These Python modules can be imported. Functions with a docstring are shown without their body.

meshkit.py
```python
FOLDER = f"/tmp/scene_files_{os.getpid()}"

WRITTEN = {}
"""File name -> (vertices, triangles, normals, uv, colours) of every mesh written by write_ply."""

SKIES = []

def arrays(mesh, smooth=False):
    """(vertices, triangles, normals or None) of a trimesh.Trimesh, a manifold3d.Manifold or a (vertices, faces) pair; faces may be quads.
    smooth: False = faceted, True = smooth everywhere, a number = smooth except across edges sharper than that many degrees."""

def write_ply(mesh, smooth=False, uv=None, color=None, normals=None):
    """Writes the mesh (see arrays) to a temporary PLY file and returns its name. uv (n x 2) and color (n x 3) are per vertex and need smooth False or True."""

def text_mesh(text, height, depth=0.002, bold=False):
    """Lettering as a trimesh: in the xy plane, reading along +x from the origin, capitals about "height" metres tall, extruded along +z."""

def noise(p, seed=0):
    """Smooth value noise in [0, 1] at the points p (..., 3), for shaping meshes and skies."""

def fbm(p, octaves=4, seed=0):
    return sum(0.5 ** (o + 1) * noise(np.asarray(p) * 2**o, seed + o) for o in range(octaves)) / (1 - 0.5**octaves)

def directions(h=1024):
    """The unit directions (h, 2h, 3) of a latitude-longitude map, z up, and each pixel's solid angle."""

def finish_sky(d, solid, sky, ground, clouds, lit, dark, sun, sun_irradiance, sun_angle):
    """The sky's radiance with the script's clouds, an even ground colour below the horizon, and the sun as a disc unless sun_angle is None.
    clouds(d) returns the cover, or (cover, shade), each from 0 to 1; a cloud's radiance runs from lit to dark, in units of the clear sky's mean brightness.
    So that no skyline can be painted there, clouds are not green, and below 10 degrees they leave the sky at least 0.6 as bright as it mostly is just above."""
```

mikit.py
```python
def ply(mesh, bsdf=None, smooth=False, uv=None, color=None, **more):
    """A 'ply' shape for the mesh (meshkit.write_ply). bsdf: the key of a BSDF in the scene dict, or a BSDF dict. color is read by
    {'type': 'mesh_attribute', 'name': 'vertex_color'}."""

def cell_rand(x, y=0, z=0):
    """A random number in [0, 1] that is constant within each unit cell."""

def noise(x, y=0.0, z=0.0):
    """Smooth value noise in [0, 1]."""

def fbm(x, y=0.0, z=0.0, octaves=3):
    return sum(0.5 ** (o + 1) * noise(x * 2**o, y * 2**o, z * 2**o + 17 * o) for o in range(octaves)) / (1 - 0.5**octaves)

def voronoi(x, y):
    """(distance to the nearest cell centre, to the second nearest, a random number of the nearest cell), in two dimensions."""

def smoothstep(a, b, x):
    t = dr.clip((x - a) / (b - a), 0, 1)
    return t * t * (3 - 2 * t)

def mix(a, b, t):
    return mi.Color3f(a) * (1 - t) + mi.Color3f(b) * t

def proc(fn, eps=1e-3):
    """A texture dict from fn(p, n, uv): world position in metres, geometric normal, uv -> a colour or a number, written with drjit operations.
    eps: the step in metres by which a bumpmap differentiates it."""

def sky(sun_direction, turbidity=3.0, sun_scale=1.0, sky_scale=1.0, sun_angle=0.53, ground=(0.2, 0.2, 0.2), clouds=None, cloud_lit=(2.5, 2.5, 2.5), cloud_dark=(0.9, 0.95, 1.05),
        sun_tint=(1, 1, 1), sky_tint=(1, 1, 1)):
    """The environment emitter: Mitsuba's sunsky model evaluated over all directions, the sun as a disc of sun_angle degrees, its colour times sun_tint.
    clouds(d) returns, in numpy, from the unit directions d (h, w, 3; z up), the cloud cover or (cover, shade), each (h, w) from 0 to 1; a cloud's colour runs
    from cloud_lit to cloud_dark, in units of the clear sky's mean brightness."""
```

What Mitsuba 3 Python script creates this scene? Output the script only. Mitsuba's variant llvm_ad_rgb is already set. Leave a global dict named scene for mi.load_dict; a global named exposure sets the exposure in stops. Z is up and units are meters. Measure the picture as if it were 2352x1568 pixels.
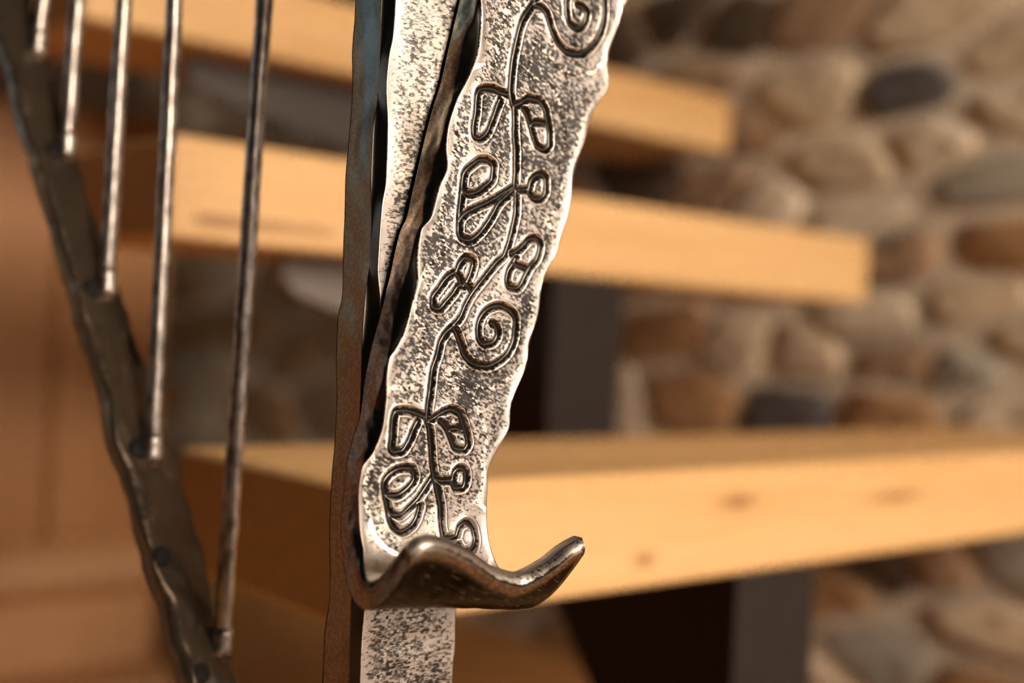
import math, random
import numpy as np, trimesh
import drjit as dr, mitsuba as mi, mikit, meshkit
from scipy.spatial import cKDTree, Voronoi
from scipy.interpolate import PchipInterpolator
from shapely.geometry import Polygon, box as shbox

random.seed(7); rng = np.random.default_rng(7)
scene, labels = {'type': 'scene'}, {}
T4 = mi.ScalarTransform4f

# ------------------------------------------------------------------ camera
WPX, HPX, FPX = 2352, 1568, 2816.0          # the photograph's frame and focal length in its pixels
ROLL, PITCH, S = 0.05, -0.0075, 0.8         # the camera is rolled by 2.9 degrees; S metres per survey unit
CAMZ = 0.44
def world(x, y, z=0.0):
    """From the camera's level axes (right, ahead, up) to the room's axes: x along the treads, y up the flight."""
    return np.array([0.75546899 * x + 0.6551844 * y, -0.6551844 * x + 0.75546899 * y, z])
_F, _U, _R = world(0, math.cos(PITCH), math.sin(PITCH)), world(0, -math.sin(PITCH), math.cos(PITCH)), world(1, 0)
CX = math.cos(ROLL) * _R + math.sin(ROLL) * _U
CY = math.cos(ROLL) * _U - math.sin(ROLL) * _R
EYE = np.array([0, 0, CAMZ])
FOCUS, APERTURE = 0.398, 0.0060
scene['camera'] = {'type': 'thinlens', 'fov': math.degrees(2 * math.atan(WPX / 2 / FPX)), 'fov_axis': 'x',
                   'aperture_radius': APERTURE, 'focus_distance': FOCUS, 'near_clip': 0.02, 'far_clip': 50.0,
                   'to_world': T4().look_at(origin=EYE.tolist(), target=(EYE + _F).tolist(), up=CY.tolist())}

# ------------------------------------------------------------------ light
exposure = 0.0
scene['room_light'] = {'type': 'constant', 'radiance': {'type': 'rgb', 'value': [0.010, 0.0078, 0.0055]}}
KEY_POS, KEY_SIZE, KEY_RAD = world(1.50, -1.15, CAMZ + 0.66), (0.85, 0.95), [33.0, 26.6, 20.6]
SIDE_POS, SIDE_RAD = world(1.38, 0.05, CAMZ + 0.18), [1.75, 1.6, 1.45]
LEFT_POS, LEFT_RAD = world(-2.3, 0.75, CAMZ + 0.25), [1.4, 1.6, 1.65]

# axes of the stair: UA runs along a tread, VA up the flight, both level
UA = np.array([1.0, 0, 0]); VA = np.array([0, 1.0, 0]); ZA = np.array([0, 0, 1.0]); NA = -VA
P1 = EYE + S * world(-0.09322186, 0.67145314, -0.09053877)     # front left top corner of the nearest tread in view
GOING, RISE, THICK = 0.31788959 * S, 0.22998431 * S, 0.08 * S

def st(u, v, z=0.0):
    """A point from the stair's own axes (survey units) measured from P1."""
    return P1 + S * (u * UA + v * VA) + np.array([0, 0, S * z])

def ray(x, y):
    d = CX * ((x - WPX / 2) / FPX) - CY * ((y - HPX / 2) / FPX) + _F
    return d
def at_depth(x, y, z): return EYE + ray(x, y) * z
def on_plane(x, y, q, n):
    d = ray(x, y); return EYE + d * (((q - EYE) @ n) / (d @ n))

# ------------------------------------------------------------------ helpers
def put(key, mesh, bsdf, smooth=False, **more):
    scene[key] = mikit.ply(mesh, bsdf, smooth=smooth, **more)
def tag(key, label=None, category=None, group=None, kind=None):
    labels[key] = {k: v for k, v in dict(label=label, category=category, group=group, kind=kind).items() if v}
used = {}
def num(name):
    n = used.get(name, -1) + 1; used[name] = n
    return name if n == 0 else f'{name}_{n:03d}'

def obox(o, ax, ay, az, lo, hi, bevel=0.0):
    """A box with chamfered edges in the frame o + x*ax + y*ay + z*az."""
    lo, hi = np.array(lo, float), np.array(hi, float)
    if bevel > 0:
        pts = []
        for sx in (0, 1):
            for sy in (0, 1):
                for sz in (0, 1):
                    c = np.where([sx, sy, sz], hi, lo); i = np.where([sx, sy, sz], -1, 1) * bevel
                    for k in range(3):
                        j = i.copy(); j[k] = 0; pts.append(c + j)
        m = trimesh.convex.convex_hull(np.array(pts))
    else:
        m = trimesh.creation.box(bounds=[lo, hi])
    v = o + m.vertices[:, :1] * ax + m.vertices[:, 1:2] * ay + m.vertices[:, 2:] * az
    f = m.faces if np.linalg.det([ax, ay, az]) > 0 else m.faces[:, ::-1]
    return trimesh.Trimesh(v, f, process=False)

def prism(poly, o, ax, ay, az, depth):
    """Polygon in (ax, ay) at o pushed along az."""
    m = trimesh.creation.extrude_polygon(Polygon(poly), depth, engine='earcut')
    v = o + m.vertices[:, :1] * ax + m.vertices[:, 1:2] * ay + m.vertices[:, 2:] * az
    f = m.faces if np.linalg.det([ax, ay, az]) > 0 else m.faces[:, ::-1]
    return trimesh.Trimesh(v, f, process=False)

def loft(rings, cap=True, end=True):
    """A closed tube through rings (n, m, 3)."""
    R = np.asarray(rings); n, m = R.shape[:2]
    i, j = np.meshgrid(np.arange(n - 1), np.arange(m), indexing='ij'); k = (j + 1) % m
    q = np.stack([i * m + j, i * m + k, (i + 1) * m + k, (i + 1) * m + j], -1).reshape(-1, 4)
    f = np.vstack([q[:, [0, 1, 2]], q[:, [0, 2, 3]]]); v = R.reshape(-1, 3)
    if cap:
        c0, c1 = len(v), len(v) + 1
        v = np.vstack([v, R[0].mean(0), R[-1].mean(0)]); a = np.arange(m); b = (a + 1) % m
        f = np.vstack([f, np.stack([b, a, np.full(m, c0)], 1)] + ([np.stack([(n - 1) * m + a, (n - 1) * m + b, np.full(m, c1)], 1)] if end else []))
    t = trimesh.Trimesh(v, f, process=False)
    if t.volume < 0: t.invert()
    return t

# ------------------------------------------------------------------ materials
def dot(p, a): return p.x * float(a[0]) + p.y * float(a[1]) + p.z * float(a[2])
ss, fbm, noise, mix = mikit.smoothstep, mikit.fbm, mikit.noise, mikit.mix

def wood(name, light, dark, knot, ax_l, ax_w, ax_h, scale=1.0, rough=0.5, seed=0.0, knots=(), end=None):
    """Long grain along ax_l, rings across ax_w and ax_h."""
    def col(p, n, uv):
        l, w, h = dot(p, ax_l) * scale, dot(p, ax_w) * scale, dot(p, ax_h) * scale
        bend = fbm(l * 3 + seed, w * 6, h * 6, 2)
        g = fbm(l * 6 + seed, w * 160 + bend * 14, h * 160 + bend * 9, 3)
        broad = fbm(l * 2.2 + 9 + seed, w * 22, h * 22, 2)
        k = ss(0.88, 0.95, noise(l * 12 + seed, w * 40, h * 40))
        for q, rl, rw in knots:
            dl, dw, dh = (l - float(q @ ax_l)) / rl, (w - float(q @ ax_w)) / rw, (h - float(q @ ax_h)) / rw
            k = dr.maximum(k, dr.exp(-(dl * dl + dw * dw + dh * dh)))
        t = dr.clip(0.55 * g + 0.75 * broad - 0.15, 0, 1)
        body = mix(mix(light, dark, t), knot, k * 0.8)
        if end:      # darker oiled end grain, deepened to paint in shade on tread ends
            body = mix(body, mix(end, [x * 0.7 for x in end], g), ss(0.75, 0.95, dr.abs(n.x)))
        return body
    scene[name] = {'type': 'principled', 'base_color': mikit.proc(col), 'roughness': rough, 'specular': 0.4}

KNOTS = [(on_plane(x, y, P1, VA), rl, rw) for x, y, rl, rw in ((1695, 1152, 0.016, 0.005), (1480, 1285, 0.008, 0.004), (2060, 1140, 0.030, 0.004))]
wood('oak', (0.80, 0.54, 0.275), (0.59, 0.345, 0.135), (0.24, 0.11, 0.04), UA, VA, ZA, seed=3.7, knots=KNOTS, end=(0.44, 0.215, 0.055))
BQ = at_depth(105, 795, 1.42)
wood('board_wood', (0.42, 0.205, 0.085), (0.29, 0.135, 0.052), (0.12, 0.045, 0.02), ZA, UA, VA, seed=1.3, knots=[(BQ, 0.022, 0.026)])
wood('board_wood_warm', (0.46, 0.235, 0.10), (0.33, 0.155, 0.06), (0.12, 0.045, 0.02), ZA, UA, VA, seed=8.1, knots=[(BQ, 0.022, 0.026)])
wood('lit_plinth_wood', (0.60, 0.345, 0.175), (0.46, 0.24, 0.11), (0.15, 0.06, 0.03), UA, ZA, VA, seed=5.0)  # plinth wood, lightened to paint in light on its ledges
wood('floor_wood', (0.60, 0.31, 0.11), (0.42, 0.19, 0.06), (0.2, 0.09, 0.03), VA, UA, ZA, seed=6.0)

def plain(name, rgb, rough=0.6, var=0.3, freq=25.0, metallic=0.0):
    lo, hi = [float(x * (1 - var)) for x in rgb], [float(x * (1 + var)) for x in rgb]
    def col(p, n, uv):
        return mix(lo, hi, fbm(p.x * freq, p.y * freq, p.z * freq, 3))
    scene[name] = {'type': 'principled', 'base_color': mikit.proc(col), 'roughness': rough, 'metallic': metallic, 'specular': 0.35}
plain('mortar', (0.60, 0.52, 0.42), 0.95, 0.55, 9)
plain('stone_tan', (0.60, 0.485, 0.355), 0.85, 0.35, 22)
plain('stone_beige', (0.70, 0.60, 0.47), 0.85, 0.3, 22)
plain('stone_grey', (0.35, 0.33, 0.29), 0.8, 0.3, 22)
plain('stone_slate', (0.095, 0.09, 0.092), 0.7, 0.35, 22)
plain('stone_rust', (0.36, 0.21, 0.105), 0.85, 0.4, 22)
plain('stone_brown', (0.33, 0.22, 0.14), 0.85, 0.4, 22)
plain('stone_dark', (0.085, 0.06, 0.042), 0.85, 0.4, 22)
plain('steel_paint', (0.018, 0.013, 0.011), 0.75, 0.15, 60)
plain('bracket_lit', (0.17, 0.15, 0.14), 0.4, 0.1, 60)  # same steel as the other bracket, lit tone painted in
plain('bracket_shaded', (0.062, 0.053, 0.05), 0.4, 0.1, 60)  # same bracket steel with shade painted into its colour
plain('dark_wall', (0.075, 0.045, 0.028), 0.9, 0.3, 6)

# forged steel: uv.x tells where on the forging (0 polished face, 1 in a groove or hammer facet, 2 oxide side, 3 underside), uv.y how hard an edge was rubbed, plus light painted into the curl
O_ST = on_plane(1050, 784, at_depth(1050, 784, FOCUS), NA)
def forged(name, cover=0.5, coarse=1.0, metallic=1.0, soft=1.0, dark=(0.072, 0.067, 0.062), bright=(0.70, 0.635, 0.575), brown=(0.235, 0.155, 0.105), tilt=-0.42):
    ca, sa = math.cos(tilt), math.sin(tilt)
    q = O_ST
    def coords(p):
        a = (dot(p, UA) - float(q @ UA)) * 1000; b = (p.z - float(q[2])) * 1000; c = (dot(p, NA) - float(q @ NA)) * 1000
        return a, b, c
    def mask(p, uv):
        a, b, c = coords(p)
        x, y = (a * ca + b * sa) / coarse, (-a * sa + b * ca) / coarse
        blot = fbm(x * 0.95 + 3, y * 1.6 + 7, c * 0.8, 4)
        grain = fbm(x * 1.7 + 40, y * 6.5, c * 3.0, 3)
        scratch = noise(x * 0.30 + 11, y * 11.0, c * 4 + 5)
        cross = noise(a * 6.0 - b * 4.0, a * 0.25 + b * 0.3 + 8, c)
        big = fbm(x * 0.09, y * 0.09, c * 0.1 + 2, 2)
        h = 0.52 * blot + 0.26 * grain + 0.14 * scratch + 0.08 * cross + 0.20 * (big - 0.5)
        g = dr.clip(uv.x, 0, 1)
        th = 1 - cover + 0.42 * g * g - 0.20 * uv.y
        face = ss(th - 0.055 * soft, th + 0.065 * soft, h)
        side = ss(1.0, 2.0, uv.x)
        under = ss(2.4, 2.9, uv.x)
        streak = ss(0.64, 0.82, 0.55 * noise(x * 0.11 + 5, y * 6.0, c * 1.2) + 0.45 * fbm(x * 0.5, y * 2.2, c * 1.0 + 3, 2) + 0.30 * uv.y)
        m = face * (1 - side) * (0.80 + 0.20 * grain) + side * (0.22 * ss(0.42, 0.62, blot)) * (1 - under)
        return dr.clip(m + under * streak * 0.34, 0, 1), side * (1 - under), a, b, c
    def col(p, n, uv):
        m, side, a, b, c = mask(p, uv)
        ox = fbm(a * 0.05 + 2, b * 0.035 + 5, c * 0.09, 2)
        blue = ss(0.52, 0.68, ox + ss(70, 112, b) * 0.24 - ss(80, 10, b) * 0.34) * 0.8
        green = ss(0.40, 0.55, ox + ss(0, 100, b) * 0.18 - ss(20, -60, b) * 0.25)
        oxide = mix(mix(brown, (0.25, 0.225, 0.155), green), (0.185, 0.30, 0.36), blue)
        orange = ss(1.15, 1.5, uv.x) * (1 - ss(1.55, 2.0, uv.x))
        oxide = mix(oxide, (0.34, 0.155, 0.08), orange * 0.8)
        base = mix(mix(dark, oxide, side), (0.014, 0.011, 0.009), ss(2.4, 2.9, uv.x))  # underside painted near black for the dark room it would reflect
        return mix(base, bright, m)
    def rough(p, n, uv):
        m, side, a, b, c = mask(p, uv)
        return 0.30 + 0.16 * m + 0.10 * side
    scene[name] = {'type': 'principled', 'base_color': mikit.proc(col), 'roughness': mikit.proc(rough), 'metallic': metallic}
forged('forged_face', 0.48)
forged('forged_post', 0.53, 1.15, soft=1.7, dark=(0.10, 0.096, 0.09), bright=(0.68, 0.63, 0.58), brown=(0.25, 0.185, 0.125), tilt=0.0)
forged('forged_rail', 0.36, 2.2, 0.7, dark=(0.105, 0.08, 0.058), bright=(0.26, 0.205, 0.16), brown=(0.17, 0.145, 0.125))
def rod_col(p, n, uv):
    t = fbm(p.x * 300, p.y * 300, p.z * 160, 3)
    return mix((0.30, 0.275, 0.26), (0.62, 0.58, 0.54), ss(0.35, 0.6, t))
scene['rod_steel'] = {'type': 'principled', 'base_color': mikit.proc(rod_col), 'roughness': 0.36, 'metallic': 1.0}

# ------------------------------------------------------------------ the room
FLOORZ = 0.0
plank_w = 0.14
put('floor', obox(np.array([0, 0, 0.]), UA, VA, ZA, (-3, -3, -0.06), (3, 4.5, -0.012)), 'dark_wall'); tag('floor', kind='structure')
fo = np.array([st(0, 0)[0], st(0, 0)[1], 0.0])
plk = mikit.ply(obox(np.zeros(3), UA, VA, ZA, (0.0015, 0, -0.012), (plank_w - 0.0015, 3.4, 0.0), 0.0015), 'floor_wood')
for i in range(-13, 8):
    q = fo + UA * (plank_w * i) + VA * (-0.9 + 0.23 * ((i * 5) % 4))
    scene[num('floor__plank')] = {**plk, 'to_world': T4().translate(q.tolist())}

# stone wall beside the flight, its plane across the ends of the treads
WU = 1.13
WQ = st(WU, 0)
def wall_uv(x, y):
    q = on_plane(x, y, WQ, UA); return (q - WQ) @ VA, q[2]
vlo, vhi, zlo, zhi = -1.3, 2.3, 0.0, 1.55
put('wall_right', obox(np.array([WQ[0], WQ[1], 0]), UA, VA, ZA, (0.001, vlo, zlo), (0.25, vhi, zhi)), 'mortar')
tag('wall_right', kind='structure')
SEEDS = [  # stones one can tell apart in the photograph: where, and of what stone
    (2130, 55, 'stone_tan'), (2300, 130, 'stone_tan'), (2115, 195, 'stone_slate'), (1860, 215, 'stone_tan'), (1530, 60, 'stone_dark'), (1690, 75, 'stone_dark'), (1860, 50, 'stone_brown'),
    (1950, 395, 'stone_tan'), (2270, 405, 'stone_grey'), (2280, 575, 'stone_rust'), (2080, 590, 'stone_brown'), (2240, 690, 'stone_tan'), (1690, 300, 'stone_brown'), (1640, 430, 'stone_brown'),
    (1770, 470, 'stone_beige'), (1500, 430, 'stone_dark'), (1960, 500, 'stone_beige'), (1840, 820, 'stone_tan'), (1700, 800, 'stone_tan'), (2070, 830, 'stone_brown'), (2235, 850, 'stone_grey'),
    (2055, 945, 'stone_rust'), (1820, 930, 'stone_slate'), (1600, 900, 'stone_rust'), (1540, 770, 'stone_rust'), (2010, 730, 'stone_beige'), (2300, 950, 'stone_beige'), (2340, 780, 'stone_tan'),
    (2040, 1500, 'stone_grey'), (2290, 1450, 'stone_tan'), (2010, 1290, 'stone_dark'), (2180, 1290, 'stone_brown'), (1910, 1350, 'stone_rust'), (2300, 1290, 'stone_grey'), (2270, 1600, 'stone_rust'),
    (2180, 330, 'stone_beige'), (2330, 250, 'stone_beige'), (1760, 620, 'stone_tan'), (1430, 100, 'stone_dark'), (1600, 190, 'stone_brown')]
pts = [wall_uv(x, y) for x, y, _ in SEEDS]; kinds = [k for *_, k in SEEDS]
mats = ['stone_tan', 'stone_beige', 'stone_grey', 'stone_rust', 'stone_brown', 'stone_brown', 'stone_slate', 'stone_tan']
ASP = np.array([0.52, 1.1])
tries = 0
while tries < 6000:
    tries += 1
    q = (rng.uniform(vlo, vhi), rng.uniform(zlo, zhi))
    if min(math.hypot((q[0] - a) * ASP[0], (q[1] - b) * ASP[1]) for a, b in pts) > 0.092:
        pts.append(q); kinds.append(mats[rng.integers(len(mats))] if q[0] < 0.75 else ['stone_rust', 'stone_brown', 'stone_tan', 'stone_rust'][rng.integers(4)])  # far stones kept warm to stand in for orange bounce light
P2 = np.array(pts) * ASP
far = np.array([[-50, -50], [50, -50], [-50, 50], [50, 50]])
vor = Voronoi(np.vstack([P2, far]))
frame_ = shbox(vlo, zlo, vhi, zhi)
for i in range(len(P2)):
    reg = vor.regions[vor.point_region[i]]
    if -1 in reg or len(reg) < 3: continue
    pg = Polygon(vor.vertices[reg] / ASP).intersection(frame_).buffer(-0.007).buffer(-0.010).buffer(0.010)
    if pg.is_empty or pg.geom_type != 'Polygon' or pg.area < 6e-4: continue
    N = 11; L = pg.exterior.length
    ring = np.array([pg.exterior.interpolate(L * k / N).coords[0] for k in range(N)])
    c0 = ring.mean(0); h = rng.uniform(0.005, 0.013)
    rings = []
    for f_, d_ in ((1.0, 0.014), (0.97, -0.5 * h), (0.80, -0.95 * h), (0.40, -1.05 * h)):
        r_ = c0 + (ring - c0) * f_
        j = rng.uniform(-0.004, 0.004, N) * (f_ < 0.99)
        rings.append(np.array([WQ * [1, 1, 0] + VA * a + ZA * b + UA * (d_ + e) for (a, b), e in zip(r_, j)]))
    m = loft(rings)
    put(num('wall_right__stone'), m, kinds[i], smooth=50)

# dark wall at the head of the room
put('wall_back', obox(np.array([WQ[0], WQ[1], 0]), UA, VA, ZA, (-4.0, 2.3, 0), (0.3, 2.4, 2.2)), 'dark_wall'); tag('wall_back', kind='structure')

# boarded partition on the left: upright boards, cap, two-step plinth
ZP = 1.42
pq = on_plane(372, 1000, at_depth(372, 1000, ZP), VA)
po = np.array([pq[0], pq[1], 0.0])
ptop = on_plane(300, 262, pq, VA)[2]
put('wall_left', obox(po, UA, VA, ZA, (-1.4, 0.022, 0), (-0.012, 0.10, ptop - 0.02)), 'dark_wall'); tag('wall_left', kind='structure')
bw = 0.128
for i in range(9):
    d = 0.002 * ((i * 7) % 3)
    put(num('wall_left__board'), obox(po, UA, VA, ZA, (-bw * (i + 1) + 0.001, d, 0.0), (-bw * i - 0.001, 0.024, ptop), 0.004), 'board_wood' if i % 2 else 'board_wood_warm')
zb1 = on_plane(200, 1235, pq, VA)[2]; zb2 = on_plane(200, 1520, pq, VA)[2]
def plinth(top, out, ch, key):
    prof = [(0, 0), (out - 0.030, 0), (out - 0.030, top - ch * 1.25), (out - 0.004, top - ch), (out, top - ch * 0.8), (out - 0.006, top - 0.012), (out - 0.026, top), (0, top)]
    put(key, prism(prof, po + UA * -1.3, -VA, ZA, UA, 1.3 - 0.01), 'lit_plinth_wood')
plinth(zb1, 0.046, 0.050, 'baseboard_left'); tag('baseboard_left', kind='structure')
plinth(zb2, 0.082, 0.046, 'baseboard_left_2'); tag('baseboard_left_2', kind='structure')

# added unseen light panels: key behind camera, right for metal sheen, left for highlights
def added_light(key, c, face, wdt, hgt, rad, frame=0.06):
    face = np.array(face, float); face /= np.linalg.norm(face); ax = np.cross(ZA, face); ax /= np.linalg.norm(ax); ay = np.cross(face, ax)
    m = trimesh.Trimesh(np.array([c - ax * wdt / 2 - ay * hgt / 2, c + ax * wdt / 2 - ay * hgt / 2, c + ax * wdt / 2 + ay * hgt / 2, c - ax * wdt / 2 + ay * hgt / 2]), [[0, 1, 2], [0, 2, 3]], process=False)
    scene[key + '__light_face'] = {**mikit.ply(m, 'dark_wall'), 'emitter': {'type': 'area', 'radiance': {'type': 'rgb', 'value': rad}}}
    bars = []
    for s in (-1, 1):
        bars.append(obox(c, ax, ay, face, (s * (wdt / 2 + frame / 2) - frame / 2, -hgt / 2 - frame, -0.04), (s * (wdt / 2 + frame / 2) + frame / 2, hgt / 2 + frame, 0.03)))
        bars.append(obox(c, ax, ay, face, (-wdt / 2, s * (hgt / 2 + frame / 2) - frame / 2, -0.04), (wdt / 2, s * (hgt / 2 + frame / 2) + frame / 2, 0.03)))
    put(key + '__frame', trimesh.util.concatenate(bars), 'board_wood'); tag(key, kind='structure')
added_light('added_light_1', KEY_POS, world(0.05, 0.75, CAMZ + 0.05) - KEY_POS, *KEY_SIZE, KEY_RAD)
added_light('added_light_2', SIDE_POS, -UA + [0, 0, -0.05], 0.9, 0.85, SIDE_RAD)
added_light('added_light_3', LEFT_POS, world(0, 0.45, CAMZ) - LEFT_POS, 0.55, 0.8, LEFT_RAD)

# ------------------------------------------------------------------ staircase
tag('staircase', 'open staircase of thick oak treads on a dark stepped steel stringer by the stone wall', 'staircase')
W_T = 0.215
TREADS = [(-1, 0.02, 1.10), (0, 0.013, 1.10), (1, 0.0447, 0.9922), (2, 0.0933, 1.0931), (3, 0.14, 1.09)]
for k, u0, u1 in TREADS:
    o = P1 + VA * GOING * k + ZA * RISE * k
    ax = UA
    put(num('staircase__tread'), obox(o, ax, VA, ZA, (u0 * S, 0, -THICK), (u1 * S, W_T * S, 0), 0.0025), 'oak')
# sawtooth stringer, profile in (v, z)
us0, us1 = 0.363, 0.462
g, r, t = GOING / S, RISE / S, THICK / S
prof = []
for k in range(-1, 4):
    v0, z0 = k * g + 0.008, k * r
    prof += [(v0, z0 - t), (v0 + (g if k < 3 else W_T - 0.03), z0 - t)]
SKEW = VA + 0.29 * UA
low = [(3 * g + W_T, 3 * r - t - 0.10), (0.0 - g + 0.30, -r - t - 0.10), (-g + 0.30, (0 - P1[2]) / S), (-g + 0.008, (0 - P1[2]) / S)]
prof += low
put('staircase__stringer', prism([(a, b) for a, b in prof], P1 + UA * us0 * S, SKEW * S, ZA * S, UA, (us1 - us0) * S), 'steel_paint')
labels['staircase__stringer'] = {'label': 'dark stepped steel stringer'}
# tapering carrier plates under the treads, reaching from the stringer to the left
for k, xl in ((1, 655), (2, 432)):
    o = P1 + VA * GOING * k + ZA * RISE * k
    if xl is None: ul = TREADS[k + 1][1] + 0.13
    else:
        vv = 0.07 * S
        q = on_plane(xl, {1: 655, 2: 190}[k], o + VA * vv, VA); ul = ((q - o) @ UA) / S
    us_ = us0 + 0.29 * (k * g + 0.07)
    prof = [(ul, -t), (ul - 0.004, -t - 0.018), (ul + 0.01, -t - 0.034), (ul + 0.05, -t - 0.046), (us_, -t - 0.095), (us_, -t)]
    put(num('staircase__bracket'), prism(prof, o + VA * 0.07 * S, UA * S, ZA * S, VA, 0.012), 'bracket_lit' if k == 1 else 'bracket_shaded')

# ------------------------------------------------------------------ wrought iron railing
tag('railing', 'wrought iron railing with an embossed curled strap, flat post and thin round bars', 'railing')
mm = 1e-3
def to_local(x, y, c=0.0):
    """Photograph pixel -> (a, b) in millimetres on the strap's plane shifted c mm along its normal."""
    q = on_plane(x, y, O_ST + NA * c * mm, NA) - O_ST
    return np.array([q @ UA, q[2]]) / mm
def local(a, b, c): return O_ST + (np.asarray(a)[..., None] * UA + np.asarray(b)[..., None] * ZA + np.asarray(c)[..., None] * NA) * mm
def edge(px, c):
    """a as a smooth function of b through traced edge points."""
    q = np.array([to_local(x, y, c) for x, y in px]); q = q[np.argsort(q[:, 1])]
    f_ = PchipInterpolator(q[:, 0 + 1], q[:, 0], extrapolate=False)
    b0, b1 = q[0, 1], q[-1, 1]
    s0, s1 = (q[3, 0] - q[0, 0]) / (q[3, 1] - q[0, 1]), (q[-1, 0] - q[-6, 0]) / (q[-1, 1] - q[-6, 1])
    def g_(b):
        b = np.asarray(b, float); v = f_(np.clip(b, b0, b1))
        return v + np.where(b > b1, (b - b1) * s1, 0) + np.where(b < b0, 0, 0)
    return g_

RIM_L = [(1103, 0), (1107, 48), (1100, 112), (1081, 166), (1046, 236), (1027, 303), (1024, 335), (1027, 383), (1011, 424), (989, 500), (966, 530), (960, 578), (960, 641), (944, 705), (931, 756), (909, 801), (893, 823), (887, 865), (887, 912), (885, 928), (879, 976), (856, 1039), (830, 1075), (822, 1135), (828, 1183)]
SIL_L = [(1056, 0), (1027, 121), (1011, 191), (995, 242), (963, 367), (944, 450), (933, 500), (919, 530), (893, 641), (874, 715), (852, 801), (836, 880), (828, 944), (806, 1020), (793, 1084), (787, 1167)]
SIL_R = [(1440, 0), (1422, 48), (1397, 147), (1394, 191), (1368, 242), (1346, 293), (1333, 351), (1311, 446), (1303, 500), (1295, 520), (1276, 562), (1253, 629), (1242, 680), (1234, 731), (1218, 782), (1199, 842), (1182, 896), (1170, 950), (1169, 969), (1146, 1033), (1121, 1090), (1113, 1151)]
fL, fSL, fSR = edge(RIM_L, 0), edge(SIL_L, -10.5), edge(SIL_R, -2.5)
B_TOP = to_local(1300, 0)[1] + 45
B_BEND = to_local(960, 1140)[1]

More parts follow.
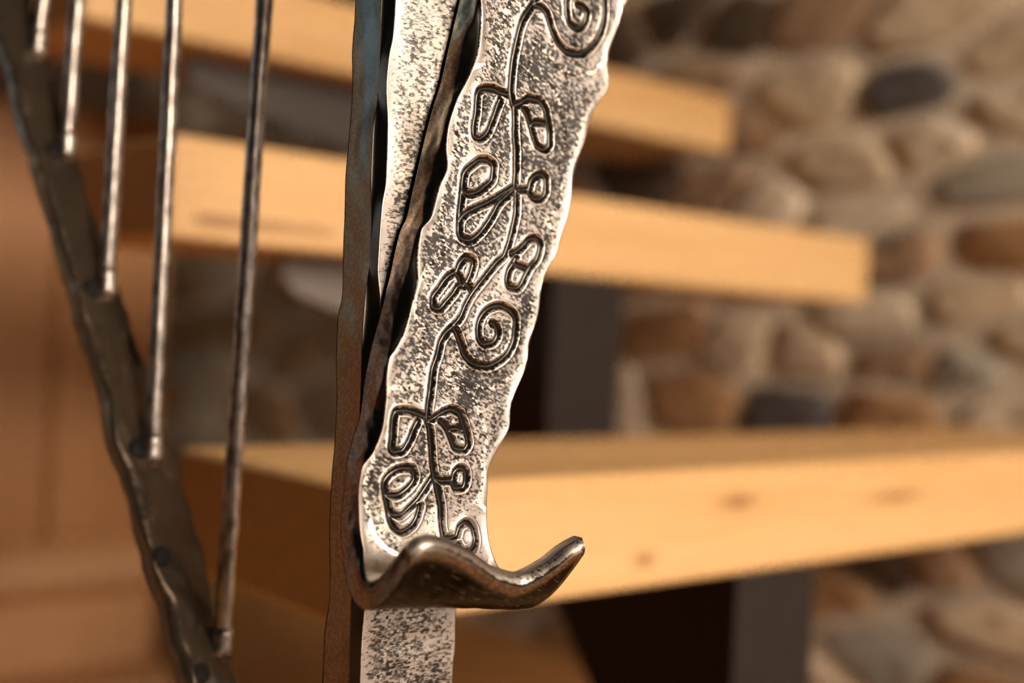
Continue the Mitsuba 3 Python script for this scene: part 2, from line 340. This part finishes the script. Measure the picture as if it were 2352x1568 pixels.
STROKES = [
    [(1247, -40), (1232, 0), (1218, 19), (1199, 51), (1186, 105), (1177, 159), (1174, 204), (1177, 230), (1183, 255), (1183, 303), (1186, 351), (1185, 399), (1183, 421), (1186, 440), (1186, 482), (1180, 514), (1170, 555), (1161, 584), (1142, 603), (1116, 635), (1091, 667), (1072, 699), (1059, 727), (1040, 750), (1021, 769), (1011, 788), (1005, 817), (995, 849), (989, 896), (984, 930), (981, 960), (987, 985), (990, 1017), (993, 1059), (997, 1087), (1006, 1129), (1012, 1167), (1012, 1199), (1014, 1231)],
    [(1225, 10), (1240, 14), (1252, 25), (1258, 38), (1266, 64), (1282, 99), (1308, 121), (1333, 124), (1359, 108), (1381, 73), (1390, 32), (1389, 0), (1380, -25), (1355, -40), (1325, -35), (1306, -15), (1301, 5), (1302, 35), (1310, 56), (1326, 66), (1343, 55), (1349, 32), (1340, 16), (1326, 11)],
    [(1174, 217), (1158, 214), (1135, 204), (1115, 203), (1102, 208), (1096, 222), (1094, 255), (1088, 290), (1089, 310), (1100, 318), (1116, 309), (1132, 277), (1145, 242), (1151, 228)],
    [(1183, 243), (1199, 236), (1218, 226), (1237, 230), (1250, 246), (1258, 277), (1263, 306), (1263, 330), (1250, 343), (1237, 337), (1228, 316), (1221, 290), (1212, 264), (1204, 250)],
    [(1222, 286), (1240, 281), (1258, 285)],
    [(1119, 367), (1134, 383), (1132, 408), (1116, 427), (1094, 442), (1075, 445), (1062, 430), (1065, 402), (1084, 379), (1104, 367), (1119, 367)],
    [(1062, 430), (1059, 462), (1056, 500), (1055, 530), (1061, 547), (1078, 552), (1096, 542), (1119, 514), (1134, 489), (1146, 468), (1165, 450), (1183, 435)],
    [(1183, 428), (1155, 445), (1123, 464), (1092, 478), (1068, 492), (1058, 505)],
    [(1185, 435), (1204, 436), (1217, 431), (1220, 418), (1231, 405), (1245, 400), (1255, 411), (1255, 437), (1244, 456), (1231, 457), (1218, 446), (1214, 432)],
    [(1175, 582), (1192, 574), (1205, 561), (1218, 549), (1234, 548), (1241, 565), (1234, 593), (1218, 613), (1206, 635), (1199, 651), (1186, 662), (1171, 659), (1166, 641), (1170, 622), (1179, 606), (1186, 592)],
    [(1180, 604), (1196, 611), (1213, 617)],
    [(1088, 609), (1086, 596), (1072, 592), (1059, 602), (1049, 622), (1030, 635), (1011, 660), (995, 686), (995, 703), (1009, 709), (1027, 692), (1043, 673), (1055, 657), (1072, 653), (1084, 668)],
    [(1088, 605), (1080, 633), (1066, 656)], [(1046, 625), (1057, 640), (1060, 655)],
    [(1042, 750), (1051, 766), (1059, 790), (1069, 817), (1091, 836), (1119, 841), (1148, 829), (1170, 807), (1183, 772), (1185, 737), (1170, 711), (1148, 702), (1126, 708), (1107, 727), (1099, 753), (1100, 775), (1113, 790), (1132, 787), (1144, 769), (1142, 752), (1130, 742)],
    [(978, 958), (955, 948), (930, 942), (911, 944), (904, 963), (901, 1001), (898, 1027), (907, 1038), (923, 1035), (939, 1014), (952, 982), (960, 966)],
    [(986, 966), (1000, 958), (1018, 946), (1036, 940), (1054, 947), (1064, 969), (1073, 998), (1076, 1017), (1067, 1032), (1048, 1029), (1038, 1008), (1025, 979), (1012, 966)],
    [(1036, 987), (1050, 984), (1062, 989)],
    [(946, 1075), (952, 1097), (936, 1122), (910, 1138), (888, 1135), (883, 1110), (898, 1087), (923, 1075), (946, 1075)],
    [(885, 1130), (888, 1148), (893, 1170), (903, 1182), (918, 1182), (939, 1167), (961, 1145), (976, 1122), (992, 1098)],
    [(965, 1161), (958, 1186), (942, 1208), (920, 1219), (904, 1211), (895, 1193), (893, 1177)],
    [(997, 1099), (1020, 1104), (1040, 1103), (1046, 1084), (1057, 1075), (1069, 1081), (1071, 1100), (1064, 1119), (1048, 1121), (1041, 1108)],
    [(1014, 1232), (1035, 1232), (1044, 1228), (1054, 1208), (1068, 1199), (1084, 1212), (1086, 1234), (1076, 1254), (1056, 1262), (1046, 1247)]]
def dense(poly):
    q = np.array([to_local(x, y) for x, y in poly]); d = np.r_[0, np.cumsum(np.linalg.norm(np.diff(q, axis=0), axis=1))]
    n = max(4, int(d[-1] / 0.12)); tt = np.linspace(0, d[-1], n)
    return np.stack([PchipInterpolator(d, q[:, k])(tt) for k in (0, 1)], 1)

def make_strap():
    # profile of the curl, arc length after B_BEND: (b, c, turn)
    ds = 0.05
    s = np.arange(0, 130, ds)
    phi = np.radians(PchipInterpolator([0, 7, 13.5, 18.5, 23, 28, 33, 39, 52, 130], [0, 7, 22, 36, 60, 98, 130, 146, 154, 158])(s))
    b = B_BEND - np.cumsum(np.cos(phi)) * ds; c = np.cumsum(np.sin(phi)) * ds
    def stretch(t): t = np.asarray(t, float); return 1.04 + 0.25 * t * t * (3 - 2 * t)
    # end of the strap for every t: height of the rim above the frame of the photograph
    tt = [0.0, 0.04, 0.10, 0.22, 0.40, 0.56, 0.70, 0.83, 0.93, 1.0]
    yy = [1254, 1239, 1233, 1245, 1275, 1304, 1316, 1294, 1256, 1241]
    s_half = np.searchsorted(phi, math.radians(95)) * ds
    sends = []
    for t_, y_ in zip(tt, yy):
        a_ = -29 + 52 * t_
        sel = s >= s_half
        kk = stretch(t_); q = local(np.full(sel.sum(), a_), B_BEND + (b[sel] - B_BEND) * kk, c[sel] * kk) - EYE
        py = HPX / 2 - FPX * (q @ CY) / (q @ _F)
        sends.append(s[sel][np.argmin(np.abs(py - y_))] * kk)
    fend = PchipInterpolator(tt, sends)
    FACETS = [(to_local(1060, y)[1], hw) for y, hw in ((132, 11.5), (424, 10.5), (712, 10.5), (985, 9.5), (1185, 9.0), (-150, 10))]
    n_str = int((B_TOP - B_BEND) / 0.33); n_bend = 210; n_cap = 7
    nt = 185
    # loop across the section: (t or None, kind)
    loop = [('f', t_) for t_ in np.linspace(0, 1, nt)]
    loop += [('r', k) for k in np.linspace(0, 1, 12)[1:]]
    loop += [('b', k) for k in np.linspace(1, 0, 40)[1:]]
    loop += [('l', k) for k in np.linspace(1, 0, 26)[1:-1]]
    kindv = np.array([k for k, _ in loop]); par = np.array([v for _, v in loop]); M = len(loop)
    isf, isr, isb, isl = (kindv == k for k in 'frbl')
    tl = np.where(isf | isb, par, np.where(isr, 1.0, 0.0))
    rows = n_str + n_bend + n_cap
    A = np.zeros((rows, M)); D = np.zeros((rows, M)); Bc = np.zeros((rows, M)); Cc = np.zeros((rows, M)); PH = np.zeros((rows, M)); SS = np.zeros((rows, M))
    send = fend(tl)
    rim_flag = np.zeros(rows)
    for i in range(rows):
        if i < n_str:
            bb = B_TOP + (B_BEND - B_TOP) * i / n_str
            Bc[i], Cc[i], PH[i] = bb, 0, 0; sb = 0.0; cap = 1.0; arc = np.full(M, bb)
        else:
            sg = min(1.0, (i - n_str) / (n_bend - 1)); th = 0.0
            if i >= n_str + n_bend: th = (i - n_str - n_bend + 1) / n_cap * math.pi / 2
            sv = np.clip(sg * send, 0, s[-1] - 1); kk = stretch(tl); Bc[i] = B_BEND + (np.interp(sv / kk, s, b) - B_BEND) * kk; Cc[i] = np.interp(sv / kk, s, c) * kk; PH[i] = np.interp(sv / kk, s, phi)
            thk = 3.6
            Bc[i] += math.sin(th) * thk * -np.cos(PH[i]); Cc[i] += math.sin(th) * thk * np.sin(PH[i])
            cap = math.cos(th) * 0.999 + 0.001; arc = B_BEND - sv; bb = B_BEND; sb = sg; rim_flag[i] = th
            if sg > 0.975 and th == 0: rim_flag[i] = (sg - 0.975) / 0.025 * 0.5
        thick = 10.5 - 3.0 * min(1, sb * 1.4)
        bl = np.minimum(arc.min(), bb) if i < n_str else B_BEND
        aL, aSL, aSR = fL(bl), fSL(bl), fSR(bl)
        if i >= n_str:
            z_ = sb
            k = min(1, z_ * 3)
            aL = aL * (1 - k) + (fL(B_BEND) + 1.2) * k; aSL = aSL * (1 - k) + (aL - 1.5) * k
            sh = -5.0 * np.clip((z_ - 0.30) / 0.35, 0, 1) ** 1.3 + 3.0 * max(0, (z_ - 0.6) / 0.4)
            aL += sh; aSL += sh
            fl = 8.5 * max(0, (z_ - 0.25) / 0.75) ** 1.5
            aSR = aSR + fl; 
        wr = 2.2 + 0.9 * math.sin(bl * 0.13) + 0.6 * math.sin(bl * 0.31 + 1)
        aR = aSR - wr
        xf = aL + (aR - aL) * par
        A[i][isf] = xf[isf]; D[i][isf] = 0
        ang = par * math.pi / 2
        A[i][isr] = (aR + wr * np.sin(np.minimum(1, par * 2.2) * math.pi / 2))[isr] - (np.maximum(0, par - 0.45) * 1.5)[isr]; D[i][isr] = (-thick * par ** 1.15)[isr]
        A[i][isb] = (aSL + (aR + wr - 0.8 - aSL) * par)[isb]; D[i][isb] = -thick
        # left side: par 0 = rim, 1 = back; a hammered facet near the rim
        fw = 0.14 + sum(0.44 * math.exp(-((bl - bc_) / hw) ** 4) for bc_, hw in FACETS)
        pl = par[isl]
        bulge = np.where(pl < fw, (pl / fw) ** 0.85 * 0.80, 0.80 + 0.20 * (pl - fw) / (1 - fw))
        dep = np.where(pl < fw, (pl / fw) ** 1.3 * fw * 0.62, fw * 0.62 + (pl - fw) / (1 - fw) * (1 - fw * 0.62))
        A[i][isl] = aL + (aSL - aL) * bulge; D[i][isl] = -thick * dep
        dm = -thick / 2
        D[i] = dm + (D[i] - dm) * cap
        SS[i] = arc
    # relief on the face
    tree = cKDTree(np.vstack([dense(p_) for p_ in STROKES]))
    fa, fs = A[:, isf], SS[:, isf]
    # strokes below the bend are traced on the flat plane: compare them there
    flat_b = np.where(np.arange(rows)[:, None] < n_str, Bc[:, isf], Bc[:, isf] + 0 * fs)
    q = np.stack([fa, flat_b], -1).reshape(-1, 2)
    dist = tree.query(q, distance_upper_bound=12)[0].reshape(fa.shape); dist = np.minimum(dist, 12)
    upto = (np.arange(rows) < n_str + n_bend * 0.42)[:, None]
    dist = np.where(upto, dist, 12)
    wv = 0.12 * (meshkit.noise(np.stack([fa * 0.8, flat_b * 0.8, 0 * fa], -1), 3) - 0.5)
    dj = np.abs(dist + wv)
    gro = np.exp(-(dj / 1.08) ** 2.2)
    lip = np.exp(-((dj - 1.85) / 0.45) ** 2)
    fade = np.clip((np.minimum(par[isf], 1 - par[isf]) / 0.03), 0, 1)[None]
    n3 = np.stack([fa * 0.075, fs * 0.075, 0 * fa], -1)
    und = (meshkit.fbm(n3, 3, 5) - 0.5) * 1.5
    mic = (meshkit.fbm(np.stack([fa * 0.9, fs * 1.1, 0 * fa], -1), 2, 9) - 0.5) * 0.10
    edge_up = 0.35 * np.exp(-(np.minimum(par[isf] * 55, 60) / 2.0) ** 2)[None] + 0.25 * np.exp(-((1 - par[isf]) * 55 / 2.0) ** 2)[None]
    relief = (-0.95 * gro + 0.24 * lip + 0.22 * np.exp(-(dj / 3.2) ** 2) * (1 - gro)) + (und + mic) * fade * 0.6 + edge_up
    capm = (rim_flag < 0.05)[:, None]
    D[:, isf] += relief * capm
    sidn = (meshkit.fbm(np.stack([A[:, isl] * 0.1, SS[:, isl] * 0.11, D[:, isl] * 0.12 + 4], -1), 3, 2) - 0.5) * 2.2
    A[:, isl] += sidn * np.sin(par[isl] * math.pi)[None]
    und2 = (meshkit.fbm(np.stack([A[:, isb] * 0.07, SS[:, isb] * 0.07, 0 * A[:, isb]], -1), 3, 6) - 0.5) * 2.0
    D[:, isb] += und2 * np.sin(par[isb] * math.pi)[None] * (np.arange(rows) < n_str + n_bend - 14)[:, None]
    Nb, Nc = np.sin(PH), np.cos(PH)
    V = local(A, Bc + D * Nb, Cc + D * Nc)
    m = loft(V, end=False)
    U = np.zeros((rows, M, 2))
    U[:, isf, 0] = gro
    U[:, isf, 1] = np.clip(lip * 0.55 + np.exp(-((dj - 0) / 3.4) ** 2) * (1 - gro) * 0.10 + 0.9 * np.exp(-(par[isf] * 55 / 2.2) ** 2)[None] + 0.8 * np.exp(-((1 - par[isf]) * 55 / 2.6) ** 2)[None], 0, 1)
    U[:, isr, 0] = np.interp(par[isr], [0, 0.12, 0.28, 1], [0.2, 0.3, 0.95, 1.05])[None]; U[:, isr, 1] = np.interp(par[isr], [0, 0.12, 0.28], [0.8, 0.5, 0.0])[None]
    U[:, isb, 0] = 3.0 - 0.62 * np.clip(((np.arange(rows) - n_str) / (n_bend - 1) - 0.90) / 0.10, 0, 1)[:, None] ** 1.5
    pl = par[isl]
    fws = 0.14 + sum(0.44 * np.exp(-((np.maximum(SS[:, 0], B_BEND) - bc_) / hw) ** 4) for bc_, hw in FACETS)
    rel = pl[None] / fws[:, None]
    U[:, isl, 0] = np.interp(rel, [0, 0.15, 0.85, 1.25, 1.7], [0.3, 1.05, 1.1, 1.6, 2.0])  # facets coloured dark to paint in their reflection of an unlit room
    U[:, isl, 1] = np.interp(pl, [0, 0.08], [0.8, 0.0])[None]
    e = np.clip(rim_flag / 0.9, 0, 1)[:, None]
    e = e * np.where(isb & (rim_flag[:, None] < 0.55), 0, 1)
    U[..., 0] = U[..., 0] * (1 - e) + e * 0.25; U[..., 1] = U[..., 1] * (1 - e) + e * 0.62
    bend = np.clip((np.arange(rows) - n_str) / n_bend, 0, 1)[:, None]
    U[..., 1] = np.where(isf[None], np.clip(U[..., 1] + 0.55 * np.clip(bend * 5, 0, 1), 0, 1), U[..., 1])  # face brightened into the curl, painting in the light it reflects
    U = np.vstack([U.reshape(-1, 2), [[0, 0], [0.2, 0.8]]])
    return m, U
m, U = make_strap()
put('railing__ornate_strap', m, 'forged_face', smooth=True, uv=U)
labels['railing__ornate_strap'] = {'label': 'embossed steel strap with spirals and leaves, curled up at its lower end'}

# flat post behind the strap
PL = [(821, 0), (816, 32), (809, 112), (809, 207), (801, 319), (793, 415), (791, 500), (789, 546), (786, 673), (775, 737), (772, 817), (773, 928), (769, 1008), (761, 1103), (757, 1199), (757, 1369), (745, 1458), (743, 1568)]
PE = [(872, 0), (874, 105), (868, 223), (856, 303), (852, 399), (853, 514), (850, 593), (839, 673), (832, 769), (829, 880), (824, 1000), (818, 1150), (807, 1369), (804, 1458), (803, 1568)]
PB = [(909, 0), (903, 80), (893, 134), (888, 191), (891, 287), (887, 415), (877, 478), (868, 610), (874, 705), (866, 800), (858, 950), (846, 1200), (837, 1398), (831, 1473), (828, 1568)]
PR = [(1105, -40), (1098, 250), (1085, 500), (1070, 800), (1055, 1100), (1042, 1340), (1039, 1404), (1037, 1488), (1031, 1524), (1025, 1568)]
CF, CE, CB = -12.5, -17.0, -33.0
gPL, gPE, gPB, gPR = edge(PL, CB), edge(PE, CE), edge(PB, CF), edge(PR, CF - 2)
def make_post():
    bt, bb = to_local(900, 0)[1] + 420, (0 - O_ST[2]) / mm
    vis = np.linspace(to_local(900, 0)[1] + 12, to_local(900, 1568)[1] - 12, 620)
    bs = np.r_[bt, bt - 150, vis, vis[-1] - 60, bb]
    nf, ne, ns = 90, 18, 26
    rows = []
    UV = []
    for b in bs:
        bc = np.clip(b, to_local(900, 1568)[1], to_local(900, 0)[1])
        l, e, f, r_ = gPL(bc), gPE(bc), gPB(bc), gPR(bc)
        tf = np.linspace(0, 1, nf); te = np.linspace(0, 1, ne)[1:-1]; ts = np.linspace(0, 1, ns)
        a = np.r_[f + (r_ - f) * tf, r_ + 1.0, r_ + 1.0, l, l + (e - l) * ts[1:], e + (f - e) * te]
        sag = np.sin(te * math.pi) * -1.1
        c = np.r_[np.full(nf, CF), CF - 4, CB, CB, CB + (CE - CB) * ts[1:], CE + (CF - CE) * te + sag]
        x = np.stack([a * 0.06, np.full_like(a, b * 0.05), c * 0.06], -1)
        w = (meshkit.fbm(x, 3, 12) - 0.5)
        c = c + np.r_[w[:nf] * 1.6 * np.sin(tf * math.pi) ** 0.4, np.zeros(len(a) - nf)]
        a = a + np.r_[np.zeros(nf + 3), w[nf + 3:nf + 3 + ns - 1] * 2.2 * np.sin(ts[1:] * math.pi), np.zeros(len(te))]
        rows.append(local(a, np.full_like(a, b), c))
        u = np.r_[np.zeros(nf), 0.4, 2, 2, np.full(ns - 1, 2.0), np.full(len(te), 1.05)]
        u[nf + 3 + ns - 4:nf + 3 + ns - 1] = [1.95, 1.8, 1.4]
        v = np.r_[np.clip(np.exp(-(tf * 40 / 3.0) ** 2) * 0.8 + np.exp(-((1 - tf) * 40 / 2.5) ** 2) * 0.7, 0, 1), 0.6, 0, 0, np.zeros(ns - 1), np.zeros(len(te))]
        UV.append(np.stack([u, v], -1))
    m_ = loft(np.array(rows)); return m_, np.vstack([np.vstack(UV), [[0, 0], [0, 0]]])
m, U = make_post()
put('railing__post', m, 'forged_post', smooth=True, uv=U)
labels['railing__post'] = {'label': 'flat forged post with dark bevelled corner'}

# sloping bottom rail and the bars that stand on it
R_BOT, R_TOP = at_depth(478, 1500, 0.462), at_depth(58, 100, 0.540)
dd = R_TOP - R_BOT; dlen = np.linalg.norm(dd); dd /= dlen
hz = np.array([dd[0], dd[1], 0]); hz /= np.linalg.norm(hz)
EW = np.array([-hz[1], hz[0], 0]); EW *= np.sign(EW[0]); EM = np.cross(EW, dd); EM *= np.sign(EM[2])
def make_rail():
    w, h = 0.0225, 0.0085
    rows, UV = [], []
    for s_ in np.r_[np.linspace(-0.16, dlen + 0.10, 300)]:
        k = s_ * 1000
        o = R_BOT + dd * s_
        wl = (meshkit.fbm(np.array([k * 0.045, 1.0, 0]), 3, 21) - 0.5) * 0.006; wr = (meshkit.fbm(np.array([k * 0.045, 5.0, 0]), 3, 22) - 0.5) * 0.006
        pl, pr = -w / 2 + wl, w / 2 + wr
        ring = []
        ch = 0.0022 + 0.0012 * math.sin(k * 0.11)
        tt = np.linspace(0, 1, 18)
        ring += [(pl + ch + (pr - pl - 1.6 * ch) * t_, (meshkit.fbm(np.array([t_ * 2.0, k * 0.05, 3.0]), 3, 23) - 0.5) * 0.0030) for t_ in tt]
        ring += [(pr - 0.2 * ch, -0.0008), (pr, -0.003), (pr, -h), (pl + 0.001, -h)]
        ring += [(pl + 0.0012 * (meshkit.noise(np.array([k * 0.08, t_ * 2, 0]), 25) - 0.5), -h + (h - ch) * t_) for t_ in np.linspace(0.1, 1, 7)]
        ring += [(pl + ch * 0.45, -ch * 0.4)]
        rows.append([o + EW * x + EM * y for x, y in ring])
        UV.append([(0.45, 0.25)] * 18 + [(0.2, 0.8), (0.5, 0.4), (2, 0), (2, 0)] + [(1.9, 0)] * 5 + [(1.2, 0.3)] * 2 + [(0.2, 0.7)])
    m_ = loft(np.array(rows)); return m_, np.vstack([np.array(UV).reshape(-1, 2), [[2, 0], [2, 0]]])
m, U = make_rail()
put('railing__bottom_rail', m, 'forged_rail', smooth=True, uv=U)
labels['railing__bottom_rail'] = {'label': 'sloping flat bottom rail with hammered edges'}

def tube(path, rad, seg=20):
    p = np.array(path); t_ = np.gradient(p, axis=0); t_ /= np.linalg.norm(t_, axis=1, keepdims=True)
    a = np.cross(t_, [0.3, 1, 0.1]); a /= np.linalg.norm(a, axis=1, keepdims=True); b = np.cross(t_, a)
    an = np.arange(seg) * 2 * math.pi / seg; rad = np.broadcast_to(rad, (len(p),))
    return loft(p[:, None] + rad[:, None, None] * (np.cos(an)[None, :, None] * a[:, None] + np.sin(an)[None, :, None] * b[:, None]))
RODS = [((508, 1496), (607, 0)), ((349, 1050), (401, 0)), ((244, 668), (285, 0)), ((152, 352), (178, 0)), ((84, 118), (99, 0))]
for i, (bp, tp) in enumerate(RODS):
    # foot: the point of the rail's upper face that stands there in the picture
    d = ray(*bp); lam = ((R_BOT - EYE) @ EM) / (d @ EM); foot = EYE + d * lam
    zf = d @ _F * lam
    topd = ray(*tp); top = EYE + topd * zf
    dirn = (top - foot) / np.linalg.norm(top - foot)
    L = np.linalg.norm(top - foot) + 0.30
    n = int(L / 0.0025)
    s_ = np.linspace(-0.004, L, n)
    wob = (meshkit.fbm(np.stack([s_ * 60, s_ * 0 + i * 7, s_ * 0], -1), 3, 31) - 0.5)
    path = foot + dirn * s_[:, None] + np.outer(wob * 0.0006, UA)
    rad = 0.0033 + 0.0005 * (meshkit.fbm(np.stack([s_ * 130, s_ * 0 + i * 3, s_ * 0], -1), 2, 32) - 0.5)
    key = num('railing__bar')
    put(key, tube(path, rad), 'rod_steel', smooth=True)
    cs = np.array([-0.002, 0.0, 0.002, 0.0045, 0.006, 0.008, 0.0095])
    put(key + '__collar', tube(foot + dirn * cs[:, None], [0.0042, 0.0046, 0.0044, 0.0040, 0.0043, 0.0040, 0.0033], 16), 'rod_steel', smooth=True)
# peg holes in the rail beside the feet
plain('hole_black', (0.012, 0.011, 0.012), 0.4, 0.2, 200)
for x, y in ((318, 1028), (214, 662), (128, 345), (372, 1278), (462, 1545)):
    d = ray(x, y); q = EYE + d * (((R_BOT - EYE) @ EM) / (d @ EM))
    hs = np.array([-0.003, 0.0006, 0.0012, 0.0013]); put(num('railing__bottom_rail__peg'), tube(q + EM * hs[:, None], [0.0040, 0.0040, 0.0034, 0.001], 14), 'hole_black', smooth=40)
